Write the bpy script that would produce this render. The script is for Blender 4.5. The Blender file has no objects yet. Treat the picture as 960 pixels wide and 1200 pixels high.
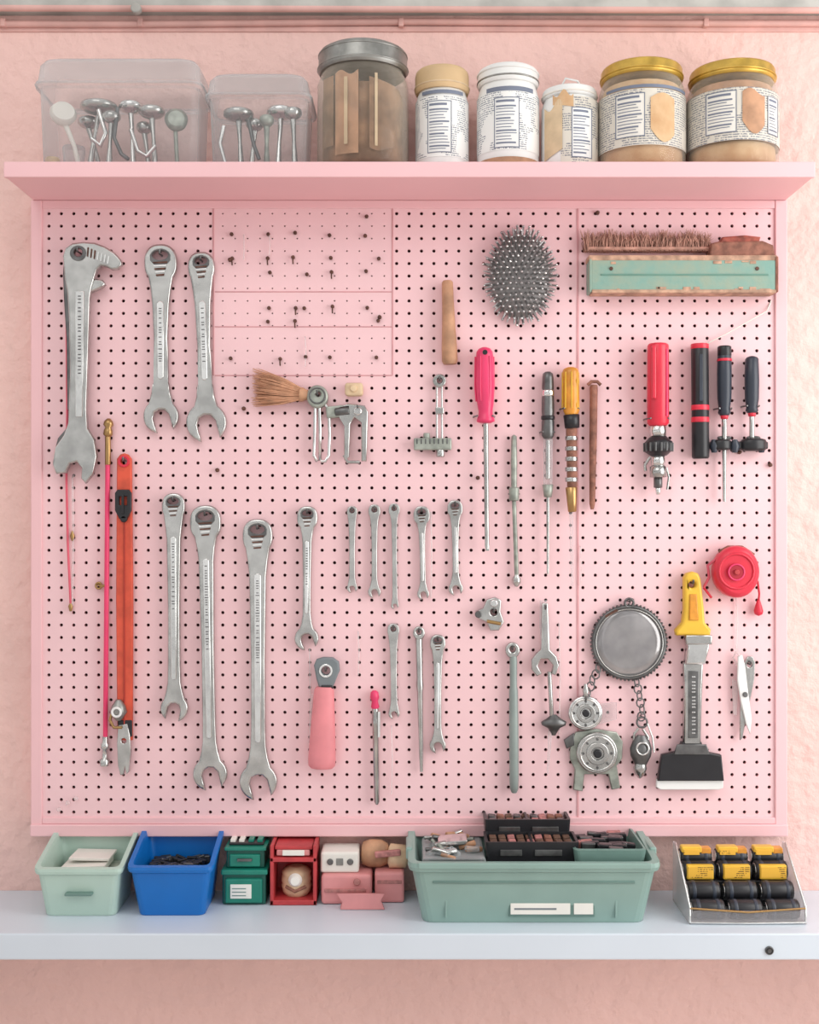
import bpy, bmesh, math, random
from mathutils import Vector, Matrix
from mathutils.geometry import tessellate_polygon
random.seed(7)
S=0.00175; D=2.4; Z0=1.5; DP=D/S
def sl(c): return tuple(((v/255)/12.92 if v/255<=0.04045 else ((v/255+0.055)/1.055)**2.4) for v in c)
MATS={}
def pm(name,col,rough=0.5,metal=0.0,var=0.12,vs=8,bump=0.0,bs=60,trans=0.0,spec=0.5,col2=None,coat=0.0,bd=0.004):
    if name in MATS: return MATS[name]
    m=bpy.data.materials.new(name); m.use_nodes=True; nt=m.node_tree; n=nt.nodes; L=nt.links
    b=n['Principled BSDF']; c=sl(col)
    tc=n.new('ShaderNodeTexCoord')
    nz=n.new('ShaderNodeTexNoise'); nz.inputs['Scale'].default_value=vs; nz.inputs['Detail'].default_value=5
    L.new(tc.outputs['Object'],nz.inputs['Vector'])
    rp=n.new('ShaderNodeValToRGB'); rp.color_ramp.elements[0].position=0.35; rp.color_ramp.elements[1].position=0.65
    c2=sl(col2) if col2 else tuple(v*(1-var*2) for v in c)
    rp.color_ramp.elements[0].color=(*c2,1); rp.color_ramp.elements[1].color=(*c,1)
    L.new(nz.outputs['Fac'],rp.inputs['Fac']); L.new(rp.outputs['Color'],b.inputs['Base Color'])
    b.inputs['Roughness'].default_value=rough; b.inputs['Metallic'].default_value=metal
    b.inputs['Specular IOR Level'].default_value=spec
    b.inputs['Coat Weight'].default_value=coat
    if bump>0:
        n2=n.new('ShaderNodeTexNoise'); n2.inputs['Scale'].default_value=bs; n2.inputs['Detail'].default_value=6
        L.new(tc.outputs['Object'],n2.inputs['Vector'])
        bp=n.new('ShaderNodeBump'); bp.inputs['Strength'].default_value=bump; bp.inputs['Distance'].default_value=bd
        L.new(n2.outputs['Fac'],bp.inputs['Height']); L.new(bp.outputs['Normal'],b.inputs['Normal'])
    MATS[name]=m; return m
def clear(name,col,alpha,rough=0.1,edge=0.6):
    m=bpy.data.materials.new(name); m.use_nodes=True; nt=m.node_tree; n=nt.nodes; L=nt.links
    b=n['Principled BSDF']; out=n['Material Output']
    b.inputs['Base Color'].default_value=(*sl(col),1); b.inputs['Roughness'].default_value=rough
    t=n.new('ShaderNodeBsdfTransparent'); t.inputs['Color'].default_value=(0.97,0.97,0.97,1)
    mx=n.new('ShaderNodeMixShader')
    lw=n.new('ShaderNodeLayerWeight'); lw.inputs['Blend'].default_value=0.35
    mr=n.new('ShaderNodeMapRange'); mr.inputs['To Min'].default_value=alpha; mr.inputs['To Max'].default_value=min(1,alpha+edge)
    L.new(lw.outputs['Facing'],mr.inputs['Value'])
    L.new(mr.outputs['Result'],mx.inputs['Fac']); L.new(t.outputs[0],mx.inputs[1]); L.new(b.outputs[0],mx.inputs[2]); L.new(mx.outputs[0],out.inputs['Surface'])
    MATS[name]=m; return m
def labelmat(name,base,ink,lf=900,th=0.1):
    m=bpy.data.materials.new(name); m.use_nodes=True; nt=m.node_tree; n=nt.nodes; L=nt.links; b=n['Principled BSDF']
    tc=n.new('ShaderNodeTexCoord'); sp=n.new('ShaderNodeSeparateXYZ'); L.new(tc.outputs['Object'],sp.inputs[0])
    mu=n.new('ShaderNodeMath'); mu.operation='MULTIPLY'; mu.inputs[1].default_value=lf; L.new(sp.outputs['Z'],mu.inputs[0])
    si=n.new('ShaderNodeMath'); si.operation='SINE'; L.new(mu.outputs[0],si.inputs[0])
    gt=n.new('ShaderNodeMath'); gt.operation='GREATER_THAN'; gt.inputs[1].default_value=th; L.new(si.outputs[0],gt.inputs[0])
    mp=n.new('ShaderNodeMapping'); mp.inputs['Scale'].default_value=(1,1,0.35); L.new(tc.outputs['Object'],mp.inputs[0])
    nz=n.new('ShaderNodeTexNoise'); nz.inputs['Scale'].default_value=480; nz.inputs['Detail'].default_value=1; L.new(mp.outputs[0],nz.inputs['Vector'])
    g2=n.new('ShaderNodeMath'); g2.operation='GREATER_THAN'; g2.inputs[1].default_value=0.46; L.new(nz.outputs['Fac'],g2.inputs[0])
    n3=n.new('ShaderNodeTexVoronoi'); n3.distance='CHEBYCHEV'; n3.inputs['Scale'].default_value=34; L.new(tc.outputs['Object'],n3.inputs['Vector'])
    s3=n.new('ShaderNodeSeparateColor'); L.new(n3.outputs['Color'],s3.inputs[0])
    g3=n.new('ShaderNodeMath'); g3.operation='GREATER_THAN'; g3.inputs[1].default_value=0.36; L.new(s3.outputs[0],g3.inputs[0])
    a=n.new('ShaderNodeMath'); a.operation='MULTIPLY'; L.new(gt.outputs[0],a.inputs[0]); L.new(g2.outputs[0],a.inputs[1])
    a2=n.new('ShaderNodeMath'); a2.operation='MULTIPLY'; L.new(a.outputs[0],a2.inputs[0]); L.new(g3.outputs[0],a2.inputs[1])
    mx=n.new('ShaderNodeMix'); mx.data_type='RGBA'; L.new(a2.outputs[0],mx.inputs['Factor'])
    mx.inputs['A'].default_value=(*sl(base),1); mx.inputs['B'].default_value=(*sl(ink),1)
    L.new(mx.outputs['Result'],b.inputs['Base Color']); b.inputs['Roughness'].default_value=0.6
    MATS[name]=m; return m

# ---- materials
PINKB=pm('pegboard_pink_paint',(240,200,204),0.5,var=0.02,vs=3,bump=0.05,bs=40)
PINKF=pm('frame_pink_paint',(239,192,196),0.45,var=0.02,vs=4,bump=0.08,bs=40)
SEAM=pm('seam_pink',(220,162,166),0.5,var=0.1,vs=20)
WALLM=pm('wall_pink_plaster',(238,198,190),0.55,var=0.04,vs=2.5,bump=0.8,bs=30,bd=0.0125)
DARKB=pm('hole_shade_backing',(92,50,52),0.9)  # shade inside the peg holes, put into a dark maroon colour
STEEL=pm('tool_steel',(200,200,197),0.25,0.95,var=0.14,vs=22,bump=0.12,bs=28)
STEELL=pm('chrome_steel',(228,228,226),0.18,0.97,var=0.07,vs=30,bump=0.08,bs=36)
STEELD=pm('dark_steel',(122,122,122),0.38,0.85,var=0.2,vs=40)
PINS=pm('pin_steel',(196,196,196),0.3,0.85,var=0.15,vs=60)
RUST=pm('rust_brown',(112,78,66),0.7,0.3,var=0.25,vs=120)
BLACK=pm('black_plastic',(34,34,38),0.35,var=0.1,vs=30)
BLUEBLK=pm('slate_plastic',(52,58,70),0.35)
RED=pm('red_plastic',(222,50,72),0.3,var=0.06,vs=15)
MAG=pm('magenta_plastic',(234,64,112),0.3,var=0.06,vs=15)
ORANGE=pm('orange_red_strap',(222,88,62),0.5,var=0.12,vs=30,bump=0.15,bs=150)
YEL=pm('yellow_plastic',(234,188,62),0.35,var=0.08,vs=20)
AMB=pm('amber_plastic',(228,154,56),0.3,var=0.15,vs=40)
PINKR=pm('pink_rubber',(232,142,148),0.5,var=0.06,vs=20)
WOOD=pm('light_wood',(200,152,118),0.6,var=0.18,vs=30,bump=0.15,bs=90)
WOODP=pm('pale_wood',(222,196,160),0.6,var=0.1,vs=30)
WOODD=pm('weathered_wood',(160,108,90),0.75,var=0.25,vs=60,bump=0.3,bs=120)
TEAL=pm('worn_teal_paint',(124,164,153),0.6,col2=(146,164,146),vs=35,bump=0.2,bs=80)
BRIS=pm('natural_bristle',(222,168,134),0.8,var=0.12,vs=60)
BRIS2=pm('brown_bristle',(206,158,140),0.85,var=0.2,vs=60)
BRASS=pm('brass',(186,150,100),0.3,0.9)
WHITE=pm('white_plastic',(236,236,234),0.4,var=0.04)
PAPER=pm('paper_white',(238,234,226),0.7,var=0.05)
MINT=pm('mint_plastic',(182,206,194),0.4,var=0.04,vs=10)
BLUE=pm('blue_plastic',(6,108,190),0.35,var=0.05,vs=10)
GREEN=pm('emerald_plastic',(26,132,112),0.35,var=0.08,vs=20)
GREEND=pm('deep_green_plastic',(18,92,80),0.4)
SAGE=pm('sage_plastic',(140,168,160),0.4,var=0.05,vs=10,bump=0.04)
SAGED=pm('sage_dark',(110,140,132),0.45)
REDB=pm('red_box_paint',(196,64,68),0.45,var=0.12,vs=30)
BEIGE=pm('beige_ceramic',(222,190,156),0.5,var=0.1,vs=40)
PINKX=pm('pink_box',(228,152,152),0.5,var=0.06,vs=20)
PINKY=pm('dusty_pink_label',(200,134,130),0.6,var=0.2,vs=90)
SHELFW=pm('shelf_white_paint',(210,220,230),0.35,var=0.02,vs=4,bump=0.03)
LIDG=pm('grey_tin_lid',(160,160,156),0.4,0.8,var=0.15,vs=40)
LIDY=pm('gold_lid',(212,174,80),0.35,0.5,var=0.15,vs=40)
LIDT=pm('tan_lid',(218,186,142),0.6,var=0.1)
BROWN=pm('brown_contents',(160,122,94),0.8,col2=(112,82,62),vs=22,bump=0.3,bs=40)
TANP=pm('tan_paper',(218,184,144),0.8,col2=(200,158,116),vs=26,bump=0.2)
BROWNS=pm('walnut_bits',(112,82,66),0.7,var=0.2,vs=40)
GREYC=pm('old_trim_grey',(192,190,184),0.7,var=0.15,vs=12,bump=0.3,bs=30)
GREYM=pm('grey_rubber',(126,134,138),0.5)
PALEG=pm('aged_zinc',(172,178,168),0.45,0.5,var=0.2,vs=50)
CORD=pm('pink_cord',(228,98,118),0.5)
MIRR=pm('smoked_mirror',(166,163,163),0.14,0.4,col2=(132,130,132),vs=14,coat=.5)
INK=pm('label_ink',(120,128,146),.6)
LAB=labelmat('nutrition_label',(236,236,233),(124,130,142),1500)
LABT=labelmat('aged_label',(216,210,198),(124,126,134),1400,0.0)
LABY=labelmat('yellow_label',(226,174,58),(96,70,30),1600,0.2)
GLASS=clear('jar_glass',(214,206,190),0.08,0.06)
FROST=clear('frosted_plastic',(212,218,220),0.13,0.16,0.6)
ACR=clear('clear_acrylic',(226,222,224),0.12,0.1)
CLIP=clear('clear_vinyl',(246,234,234),0.22,0.1)

class B:
    def __init__(s,name): s.name=name; s.bm=bmesh.new(); s.mats=[]
    def mi(s,m):
        if m not in s.mats: s.mats.append(m)
        return s.mats.index(m)
    def geo(s,vs,fs,mat,smooth=False):
        i=s.mi(mat); bv=[s.bm.verts.new(v) for v in vs]
        for f in fs:
            try: F=s.bm.faces.new([bv[j] for j in f]); F.material_index=i; F.smooth=smooth
            except ValueError: pass
    def lathe(s,p0,p1,prof,mat,seg=20,sm=True,ell=1.0):
        p0=Vector(p0);p1=Vector(p1);a=p1-p0;L=a.length;a.normalize()
        ref=Vector((0,1,0)) if abs(a.y)<0.8 else Vector((1,0,0))
        u=a.cross(ref).normalized();v=a.cross(u).normalized()*ell
        vs=[];fs=[]
        for t,r in prof:
            c=p0+a*(L*t)
            for k in range(seg):
                an=2*math.pi*k/seg; vs.append(c+u*(max(r,0.02)*math.cos(an))+v*(max(r,0.02)*math.sin(an)))
        n=len(prof)
        for i in range(n-1):
            for k in range(seg):
                fs.append((i*seg+k,i*seg+(k+1)%seg,(i+1)*seg+(k+1)%seg,(i+1)*seg+k))
        s.geo(vs,fs,mat,sm)
        s.geo(vs[:seg],[tuple(range(seg))],mat); s.geo(vs[-seg:],[tuple(range(seg))],mat)
    def cyl(s,p0,p1,r,mat,bev=None,seg=20,ell=1.0):
        L=(Vector(p1)-Vector(p0)).length; b=min(r*0.25,L*0.25) if bev is None else bev
        s.lathe(p0,p1,[(0,r-b),(b*0.3/L,r-b*0.3),(b/L,r),(1-b/L,r),(1-b*0.3/L,r-b*0.3),(1,r-b)],mat,seg,ell=ell)
    def tube(s,pts,r,mat,seg=8,closed=False):
        P=[Vector(p) for p in pts]; n=len(P); vs=[];fs=[]
        u=None
        for i in range(n):
            if closed: t=P[(i+1)%n]-P[i-1]
            else: t=P[min(i+1,n-1)]-P[max(i-1,0)]
            t.normalize()
            if u is None:
                ref=Vector((0,1,0)) if abs(t.y)<0.8 else Vector((1,0,0)); u=t.cross(ref).normalized()
            else:
                u=(u-t*u.dot(t))
                u.normalize()
            v=t.cross(u); rr=r[i] if isinstance(r,(list,tuple)) else r
            for k in range(seg):
                an=2*math.pi*k/seg; vs.append(P[i]+u*(rr*math.cos(an))+v*(rr*math.sin(an)))
        for i in range(n if closed else n-1):
            j=(i+1)%n
            for k in range(seg): fs.append((i*seg+k,i*seg+(k+1)%seg,j*seg+(k+1)%seg,j*seg+k))
        s.geo(vs,fs,mat,True)
        if not closed:
            s.geo(vs[:seg],[tuple(range(seg))],mat); s.geo(vs[-seg:],[tuple(range(seg))],mat)
    def ring(s,cx,d,cz,R,r,mat,Rz=None,n=20,tilt=0):
        Rz=Rz or R
        s.tube([(cx+R*math.cos(2*math.pi*i/n),d+tilt*math.sin(2*math.pi*i/n),cz+Rz*math.sin(2*math.pi*i/n)) for i in range(n)],r,mat,6,True)
    def plate(s,pts,d0,d1,mat,holes=(),bev=0.8,res=1):
        def area(l): return sum(l[i-1][0]*l[i][1]-l[i][0]*l[i-1][1] for i in range(len(l)))/2
        loops=[]
        for k,l in enumerate([pts]+list(holes)):
            c=[tuple(l[0])]
            for p in l[1:]:
                if math.hypot(p[0]-c[-1][0],p[1]-c[-1][1])>0.05: c.append(tuple(p))
            if math.hypot(c[0][0]-c[-1][0],c[0][1]-c[-1][1])<0.05: c.pop()
            a=area(c)
            if (k==0)!=(a>0): c.reverse()
            loops.append(c)
        bev=min(bev,(d1-d0)/2*0.9)
        def off(l,o):
            n=len(l); r=[]
            for i in range(n):
                p0,p,p1=Vector(l[i-1]),Vector(l[i]),Vector(l[(i+1)%n])
                e0=(p-p0).normalized(); e1=(p1-p).normalized()
                n0=Vector((-e0.y,e0.x)); n1=Vector((-e1.y,e1.x)); m=n0+n1
                if m.length<1e-4: m=n0
                m.normalize(); k=min(1.3,1/max(.3,m.dot(n0)))
                r.append(p+m*(o*k))
            return r
        ns=3 if res>1 else 2
        prof=[(bev*(1-math.sin(math.pi/2*i/ns)),bev*(1-math.cos(math.pi/2*i/ns))) for i in range(ns+1)]
        levels=[(o,d0+h) for o,h in prof]+[(o,d1-h) for o,h in reversed(prof)]
        for l in loops:
            n=len(l); vs=[];fs=[]
            for o,dd in levels: vs+=[(q.x,dd,q.y) for q in off(l,o)]
            for i in range(len(levels)-1):
                for k in range(n): fs.append((i*n+k,i*n+(k+1)%n,(i+1)*n+(k+1)%n,(i+1)*n+k))
            s.geo(vs,fs,mat,bev>0.5)
        ins=[off(l,bev) for l in loops]
        flat=[q for l in ins for q in l]
        tri=tessellate_polygon([[Vector((q.x,q.y,0)) for q in l] for l in ins])
        for dd in (d0,d1): s.geo([(q.x,dd,q.y) for q in flat],[tuple(t) for t in tri],mat)
    def box(s,x0,x1,d0,d1,z0,z1,mat,bev=1.0,rot=0,seg=2):
        t=bmesh.new(); bmesh.ops.create_cube(t,size=1)
        sx,sd,sz=x1-x0,d1-d0,z1-z0
        for v in t.verts: v.co=Vector((v.co.x*sx,v.co.y*sd,v.co.z*sz))
        b=min(bev,0.45*min(abs(sx),abs(sd),abs(sz)))
        if b>0: bmesh.ops.bevel(t,geom=t.edges[:],offset=b,segments=seg,affect='EDGES',profile=0.5)
        c=Vector(((x0+x1)/2,(d0+d1)/2,(z0+z1)/2)); R=Matrix.Rotation(rot,3,'Y')
        t.verts.index_update()
        s.geo([R@v.co+c for v in t.verts],[tuple(v.index for v in f.verts) for f in t.faces],mat); t.free()
    def loft(s,loops,mat,cap0=True,cap1=True,sm=False):
        n=len(loops[0]); vs=[p for l in loops for p in l]; fs=[]
        for i in range(len(loops)-1):
            for k in range(n): fs.append((i*n+k,i*n+(k+1)%n,(i+1)*n+(k+1)%n,(i+1)*n+k))
        if cap0: fs.append(tuple(range(n)))
        if cap1: fs.append(tuple(range((len(loops)-1)*n,len(loops)*n)))
        s.geo(vs,fs,mat,sm)
    def done(s):
        bm=s.bm
        for v in bm.verts: v.co=Vector(((v.co.x-480)*S,-v.co.y*S,Z0+(600-v.co.z)*S))
        bmesh.ops.recalc_face_normals(bm,faces=bm.faces[:])
        lo=Vector((min(v.co[i] for v in bm.verts) for i in range(3))); hi=Vector((max(v.co[i] for v in bm.verts) for i in range(3)))
        c=(lo+hi)/2
        for v in bm.verts: v.co-=c
        me=bpy.data.meshes.new(s.name); bm.to_mesh(me); bm.free()
        for m in s.mats: me.materials.append(m)
        ob=bpy.data.objects.new(s.name,me); ob.location=c; bpy.context.scene.collection.objects.link(ob); return ob
def circ(cx,cz,r,n=20,rz=None):
    rz=rz or r; return [(cx+r*math.cos(2*math.pi*i/n),cz+rz*math.sin(2*math.pi*i/n)) for i in range(n)]
def rr(x0,x1,d0,d1,r,zf,n=4):
    pts=[]
    for (cx,cd,a0) in ((x1-r,d1-r,0),(x0+r,d1-r,90),(x0+r,d0+r,180),(x1-r,d0+r,270)):
        for i in range(n+1):
            a=math.radians(a0+90*i/n); x=cx+r*math.cos(a); d=cd+r*math.sin(a)
            pts.append((x,d,zf(d) if callable(zf) else zf))
    return pts
def X(x,d): return 480+(x-480)*(DP-d)/DP
def Z(y,d): return 600+(y-600)*(DP-d)/DP
pb=B('pegboard'); hooks=pb
def hook(x,z,l=13,mat=None):
    m=mat or STEELD
    hooks.tube([(x,-3,z),(x,l*0.5,z),(x,l-2,z+0.6),(x,l,z-1),(x,l,z-4)],1.2,m,6)

# ---- room
w=B('wall_back'); w.box(-1300,2300,-60,-17,-250,1457,WALLM,0); w.done()
f=B('floor'); f.box(-1300,2300,-60,2200,1457,1480,pm('floor_pale',(226,214,206),0.6,var=0.05),0); f.done()

# ---- pegboard
x0,x1,z0,z1=50,909,243,959; nx,nz=59,49; px=(x1-x0)/nx; pz=(z1-z0)/nz
vs=[];fs=[];fw=[]
for j in range(nz):
    for i in range(nx):
        cx=x0+(i+.5)*px; cz=z0+(j+.5)*pz
        small=252<cx<460 and z0<cz<440
        r=0.95 if small else 2.0
        b=len(vs)
        for k in range(8):
            an=k*math.pi/4; c,s_=math.cos(an),math.sin(an); m=max(abs(c),abs(s_))
            vs.append((cx+c/m*px/2,0,cz+s_/m*pz/2))
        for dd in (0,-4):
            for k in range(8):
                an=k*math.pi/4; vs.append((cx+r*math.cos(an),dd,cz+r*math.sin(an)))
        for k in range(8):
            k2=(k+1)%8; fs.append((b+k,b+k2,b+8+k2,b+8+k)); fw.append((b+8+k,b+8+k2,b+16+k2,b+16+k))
i0=pb.mi(PINKB); i1=pb.mi(SEAM)
bv=[pb.bm.verts.new(v) for v in vs]
for q in fs: F=pb.bm.faces.new([bv[j] for j in q]); F.material_index=i0
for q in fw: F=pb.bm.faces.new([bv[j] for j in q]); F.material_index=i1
pb.box(40,918,-16,-8,240,970,DARKB,0)  # added dark sheet behind the board so the holes read as shaded
pb.box(37,50,-16.9,3,235.2,979,PINKF,1); pb.box(908,922,-16.9,3,235.2,979,PINKF,1)
pb.box(50,908,-16.9,3,957.5,965,PINKF,1); pb.box(37,922,-16.9,6,965,979,PINKF,1.2); pb.box(50,908,-16.9,2,235.2,244.5,PINKF,0.8)
pb.box(676,678.4,-1,0.8,244,958,SEAM,0.3)
pb.box(249.4,251.2,-1,0.7,244,440,SEAM,0.3); pb.box(459.3,461,-1,0.7,244,440,SEAM,0.3)
for zz in (342,383,440): pb.box(252,460,-1,0.6,zz-.7,zz+.7,SEAM,0.2)

# ---- shelves
sh=B('display_shelf'); TS=219
sh.box(39,921,-16.9,96,TS,TS+16,PINKF,1.2); sh.box(38,922,92,98,TS-.5,TS+16.6,PINKF,1.2)
sh.done()
BS=1048.5
s2=B('workbench_shelf'); s2.box(-260,1220,-16.9,127,BS,BS+28,SHELFW,1.5)
s2.cyl((X(902,128),126,Z(1114,128)),(X(902,128),129,Z(1114,128)),4.6,STEELD); s2.ring(X(902,128),129,Z(1114,128),3,0.8,BLACK)
s2.done()
p=B('conduit_pipe'); zc=Z(22,0)
CP=pm('conduit_pink_paint',(224,176,168),.55,var=.1,vs=12,bump=.3,bs=30)
p.tube([(-250,-13,zc),(150,-13,zc+1),(480,-13,zc-2),(800,-13,zc),(1210,-13,zc)],4,CP,12)
p.box(-250,1210,-18,-15,zc+2,zc+9,CP,1)
for xx in (0,162,470,830): p.box(xx-3,xx+3,-18,-8,zc-5,zc+5,CP,1)
p.done()
t=B('trim_1'); t.box(-260,1220,-17,6,-40,Z(9,6),GREYC,1); t.tube([(-255,3,10),(480,3,12),(1215,3,14)],4,CP,8)
t.cyl((162,5,Z(12,6)),(162,14,Z(12,6)),6,GREYC); t.done()

# ---- wrenches
def wrench(name,tx,ty,bx,by,wt,wb,ws,tilt=15,th=9,d0=2,mat=None,letters=True,ringk=1.15,hk=True,bm_=None):
    mat=mat or STEEL; o=bm_ or B(name)
    L=math.hypot(bx-tx,by-ty); e=((bx-tx)/L,(by-ty)/L); n=(e[1],-e[0])
    T=lambda u,v:(tx+u*n[0]+v*e[0],ty+u*n[1]+v*e[1])
    rt,rb=wt/2,wb/2; rc=rt*ringk; c=L-0.9*rb; q=[]
    h=ws/2; th0=math.asin(min(.88,1.5*h/rt))
    for i in range(25):
        a=th0+(2*math.pi-2*th0)*i/24
        sx,cx_=math.sin(a),math.cos(a); pw=.82
        q.append((rt*math.copysign(abs(sx)**pw,sx),rc+rc*math.copysign(abs(cx_)**pw,cx_)))
    q+=[(-h*1.3,rc*2+h*1.1),(-h*1.1,rc*2+h*3),(-h*.92,L*.5),(-h*.95,L*.75),(-h*1.02,c-rb*1.9),(-h*1.25,c-rb*1.3)]
    pj=math.asin(min(.9,h*1.6/rb)); tau=math.radians(tilt); nn=.47*rb; al=math.asin(.47)
    A0=-(math.pi-pj);A1=tau-al
    for i in range(13):
        a=A0+(A1-A0)*i/12; q.append((rb*math.sin(a),c+rb*math.cos(a)))
    sa,ca=math.sin(tau),math.cos(tau)
    for (pp,ss) in ((-nn,rb*.4),(-nn,0),(-nn*.6,-.3*rb),(0,-.38*rb),(nn*.6,-.3*rb),(nn,0),(nn,rb*.4)):
        q.append((pp*ca+ss*sa,c-pp*sa+ss*ca))
    A0=tau+al;A1=math.pi-pj
    for i in range(13):
        a=A0+(A1-A0)*i/12; q.append((rb*math.sin(a),c+rb*math.cos(a)))
    q+=[(h*1.25,c-rb*1.3),(h*1.02,c-rb*1.9),(h*.95,L*.75),(h*.92,L*.5),(h*1.1,rc*2+h*3),(h*1.3,rc*2+h*1.1)]
    big=wt>16
    hx,hz,hv=(rt*.5,rt*.3,rc*.62) if big else (rt*.42,rt*.42,rc*.8)
    hole=[T(x,hv+y) for x,y in circ(0,0,hx,14,hz)]
    o.plate([T(*v) for v in q],d0,d0+th,mat,[hole],bev=min(2.4,th*.4,h*.42,rb*.16,rt*.16),res=2)
    if big:
        ou=[(rt*.62*math.cos(2*math.pi*i/20)*(1+.06*(i%2)),hv+rt*.14+rt*.52*math.sin(2*math.pi*i/20)) for i in range(20)]
        o.plate([T(*v) for v in ou],d0+th-1,d0+th+.7,STEELD,[hole],bev=.3)
        for k in range(5):
            vv=hv+rt*.42+k*rt*.19; ww=rt*(.46-.05*k)
            o.plate([T(-ww,vv),T(ww,vv-rt*.05),T(ww*.9,vv+rt*.07),T(-ww*.9,vv+rt*.1)],d0+th,d0+th+1.3,RUST if k%2==0 else STEELL,bev=.2)
        a,b=rc*2+h*2.6,c-rb*2.1
        pan=[(-h*.45,a+h*.3),(-h*.2,a),(h*.2,a),(h*.45,a+h*.3),(h*.4,b-h*.3),(h*.2,b),(-h*.2,b),(-h*.4,b-h*.3)]
        o.plate([T(*v) for v in pan],d0+th-.5,d0+th+.9,STEELL,bev=.6)
        if letters:
            v=a+8
            while v<min(b-6,a+L*.32):
                wd=h*random.uniform(.15,.25); o.plate([T(-wd,v),T(wd,v),T(wd,v+1.1),T(-wd,v+1.1)],d0+th,d0+th+1.2,STEELD,bev=.1); v+=random.choice((2.8,3.2,5.5))
    pt=T(0,hv-hz*.3)
    if hk: hook(pt[0],pt[1],d0+th+4)
    if bm_ is None: o.done()
WN='combination_wrench'
wrench(WN,190,288,190.5,507,38,41,18)
wrench(WN,237,297,244,517,31,47,17,tilt=12)
wrench(WN,205,578,206,843,27,32,15,-12)
wrench(WN,242,592,248,923,36,40,16,12)
wrench(WN,303,608,304,934,35,44,18,14)
wrench(WN,361,593,360,760,24,28,10,20)
for a in ((413,593,413,694,12,12,7),(439,591,439,700,14,15,7),(462,590,463,713,13,9,6),(494,593,496,702,19,14,7),(533,586,534,697,18,17,8),(461,730,462,841,14,13,8),(513,743,513,881,18,19,9)):
    wrench(WN,*a,th=6,letters=False,hk=True)
o=B('box_spanner'); o.plate(circ(491,741,7,16,8),3,9,STEEL,[circ(491,740,3,12)],1.2); o.lathe((491,6,748),(494,6,903),[(0,4.2),(.3,3.6),(.35,4.4),(.4,3.4),(.9,2.4),(1,1.8)],STEEL,14); o.done(); hook(491,739,11)
o=B('ratchet_handle'); o.plate(circ(600,761,8.5,18,9.5),3,11,STEEL,[circ(600,760,3.4,12)],1.5)
o.lathe((601,8,768),(602,8,927),[(0,4),(.03,4.5),(.22,4.2),(.25,5.2),(.55,5.6),(.9,5.4),(.97,5),(1,3)],pm('grey_green_grip',(150,162,158),.45,.2),16)
o.done(); hook(600,759,12)

o=B('adjustable_wrench')
out=[(80,316),(79,304),(82,295),(90,289),(102,287.5),(116,288.5),(128,293),(139,300),(146,308),(147,314),(142,319),(135,319.5),(129,316),(123,315),(118,320),(115,330),(112,340),(110,352),(108,420),(106,480),(107,503),(115,516),(118,536),(114,556),(105,567),(100,561),(101,549),(95,542),(87,544),(82,555),(71,556),(67,544),(70,525),(80,511),(85,497),(87,440),(86,380),(84,345),(81,330)]
o.plate(out,9,19,STEEL,[circ(97,300,5,14)],2,res=2)
o.plate([(94,345),(104,345),(102,490),(94,490)],18.3,20,STEELL,bev=.6)
o.plate(circ(97,301,9.5,18,9),18,20,STEELD,[circ(97,300,5,14)],.6)
z=350
while z<440: o.box(97,100.5,19.5,20.5,z,z+1.4,STEELD,.2); z+=random.choice((3.5,4,6))
for k in range(7):
    o.plate([(108+k*4,294+k*1.7),(109.5+k*4,294.5+k*1.7),(108.5+k*3.9,305+k*1.4),(107+k*3.9,304.6+k*1.4)],18.5,20.2,RUST if k<3 else STEELL,bev=.2)
# lower (sliding) jaw and adjusting screw under the hook
o.plate([(109,334),(116,330),(124,331),(127,336),(122,340),(113,344),(108,346)],6,16,STEEL,bev=1.5)
o.cyl((103,14,326),(113,14,321),5,STEELD); 
for k in range(4): o.ring(105+k*2.4,14,325-k*1.2,1,.6,BLACK,Rz=5,n=10)
back=[(76,322),(77,308),(83,302),(91,318),(92,360),(91,420),(90,490),(81,480),(80,400),(77,350)]
o.plate(back,2,9,STEELD,bev=2)
o.plate([(84,498),(70,514),(66,530),(72,545),(85,540),(92,520)],3,9,STEELD,bev=2)
hook(97,299,24); o.done()
o=B('pull_cord'); o.tube([(79,-2,372),(79,3,375),(80,4,480),(79,4,560),(81,5,640),(84,4,708)],1.4,CORD,8); o.lathe((84,4,706),(84,4,716),[(0,1),(.4,3),(1,1.5)],BRASS,10)
o.tube([(86,-2,556),(86,3,560),(87,4,625),(86,4,710)],1.3,CLIP,8); o.lathe((86,4,622),(86,4,634),[(0,1),(.5,3),(1,1)],BRASS,10); o.done()
o=B('telescopic_rod')
o.lathe((129,6,491),(128,6,512),[(0,2),(.15,5),(.35,6),(.5,3.5),(.65,5),(.9,5.5),(1,3)],BRASS,16)
o.cyl((128,6,510),(125,6,865),2.8,MAG,.5,12)
o.cyl((128,6,512),(128,6,545),3.4,BRASS,.5,12)
o.tube([(114,3,684),(121,6,687),(126,7,685)],1.5,BRASS,8); o.ring(117,5,686,3.5,1.2,BRASS)
o.lathe((125,6,862),(124,6,896),[(0,3.2),(.2,3.4),(.25,5),(.4,5),(.45,3),(.75,3),(.8,6),(1,5)],STEEL,14)
o.tube([(129,-3,497),(129,4,497)],1.4,STEELD,6); o.done()
o=B('strap_clamp')
bar=[(139,545),(139,538),(143,533),(147.5,531.5),(152,533),(156,538),(156,545),(157.5,700),(157,866),(139.5,866),(138,700)]
o.plate(bar,3,9,ORANGE,[circ(147.5,541,3.6,12)],1.4)
o.plate(circ(147.5,541,7,18),8.5,10.5,RED,[circ(147.5,541,4,14)],.6)
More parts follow.
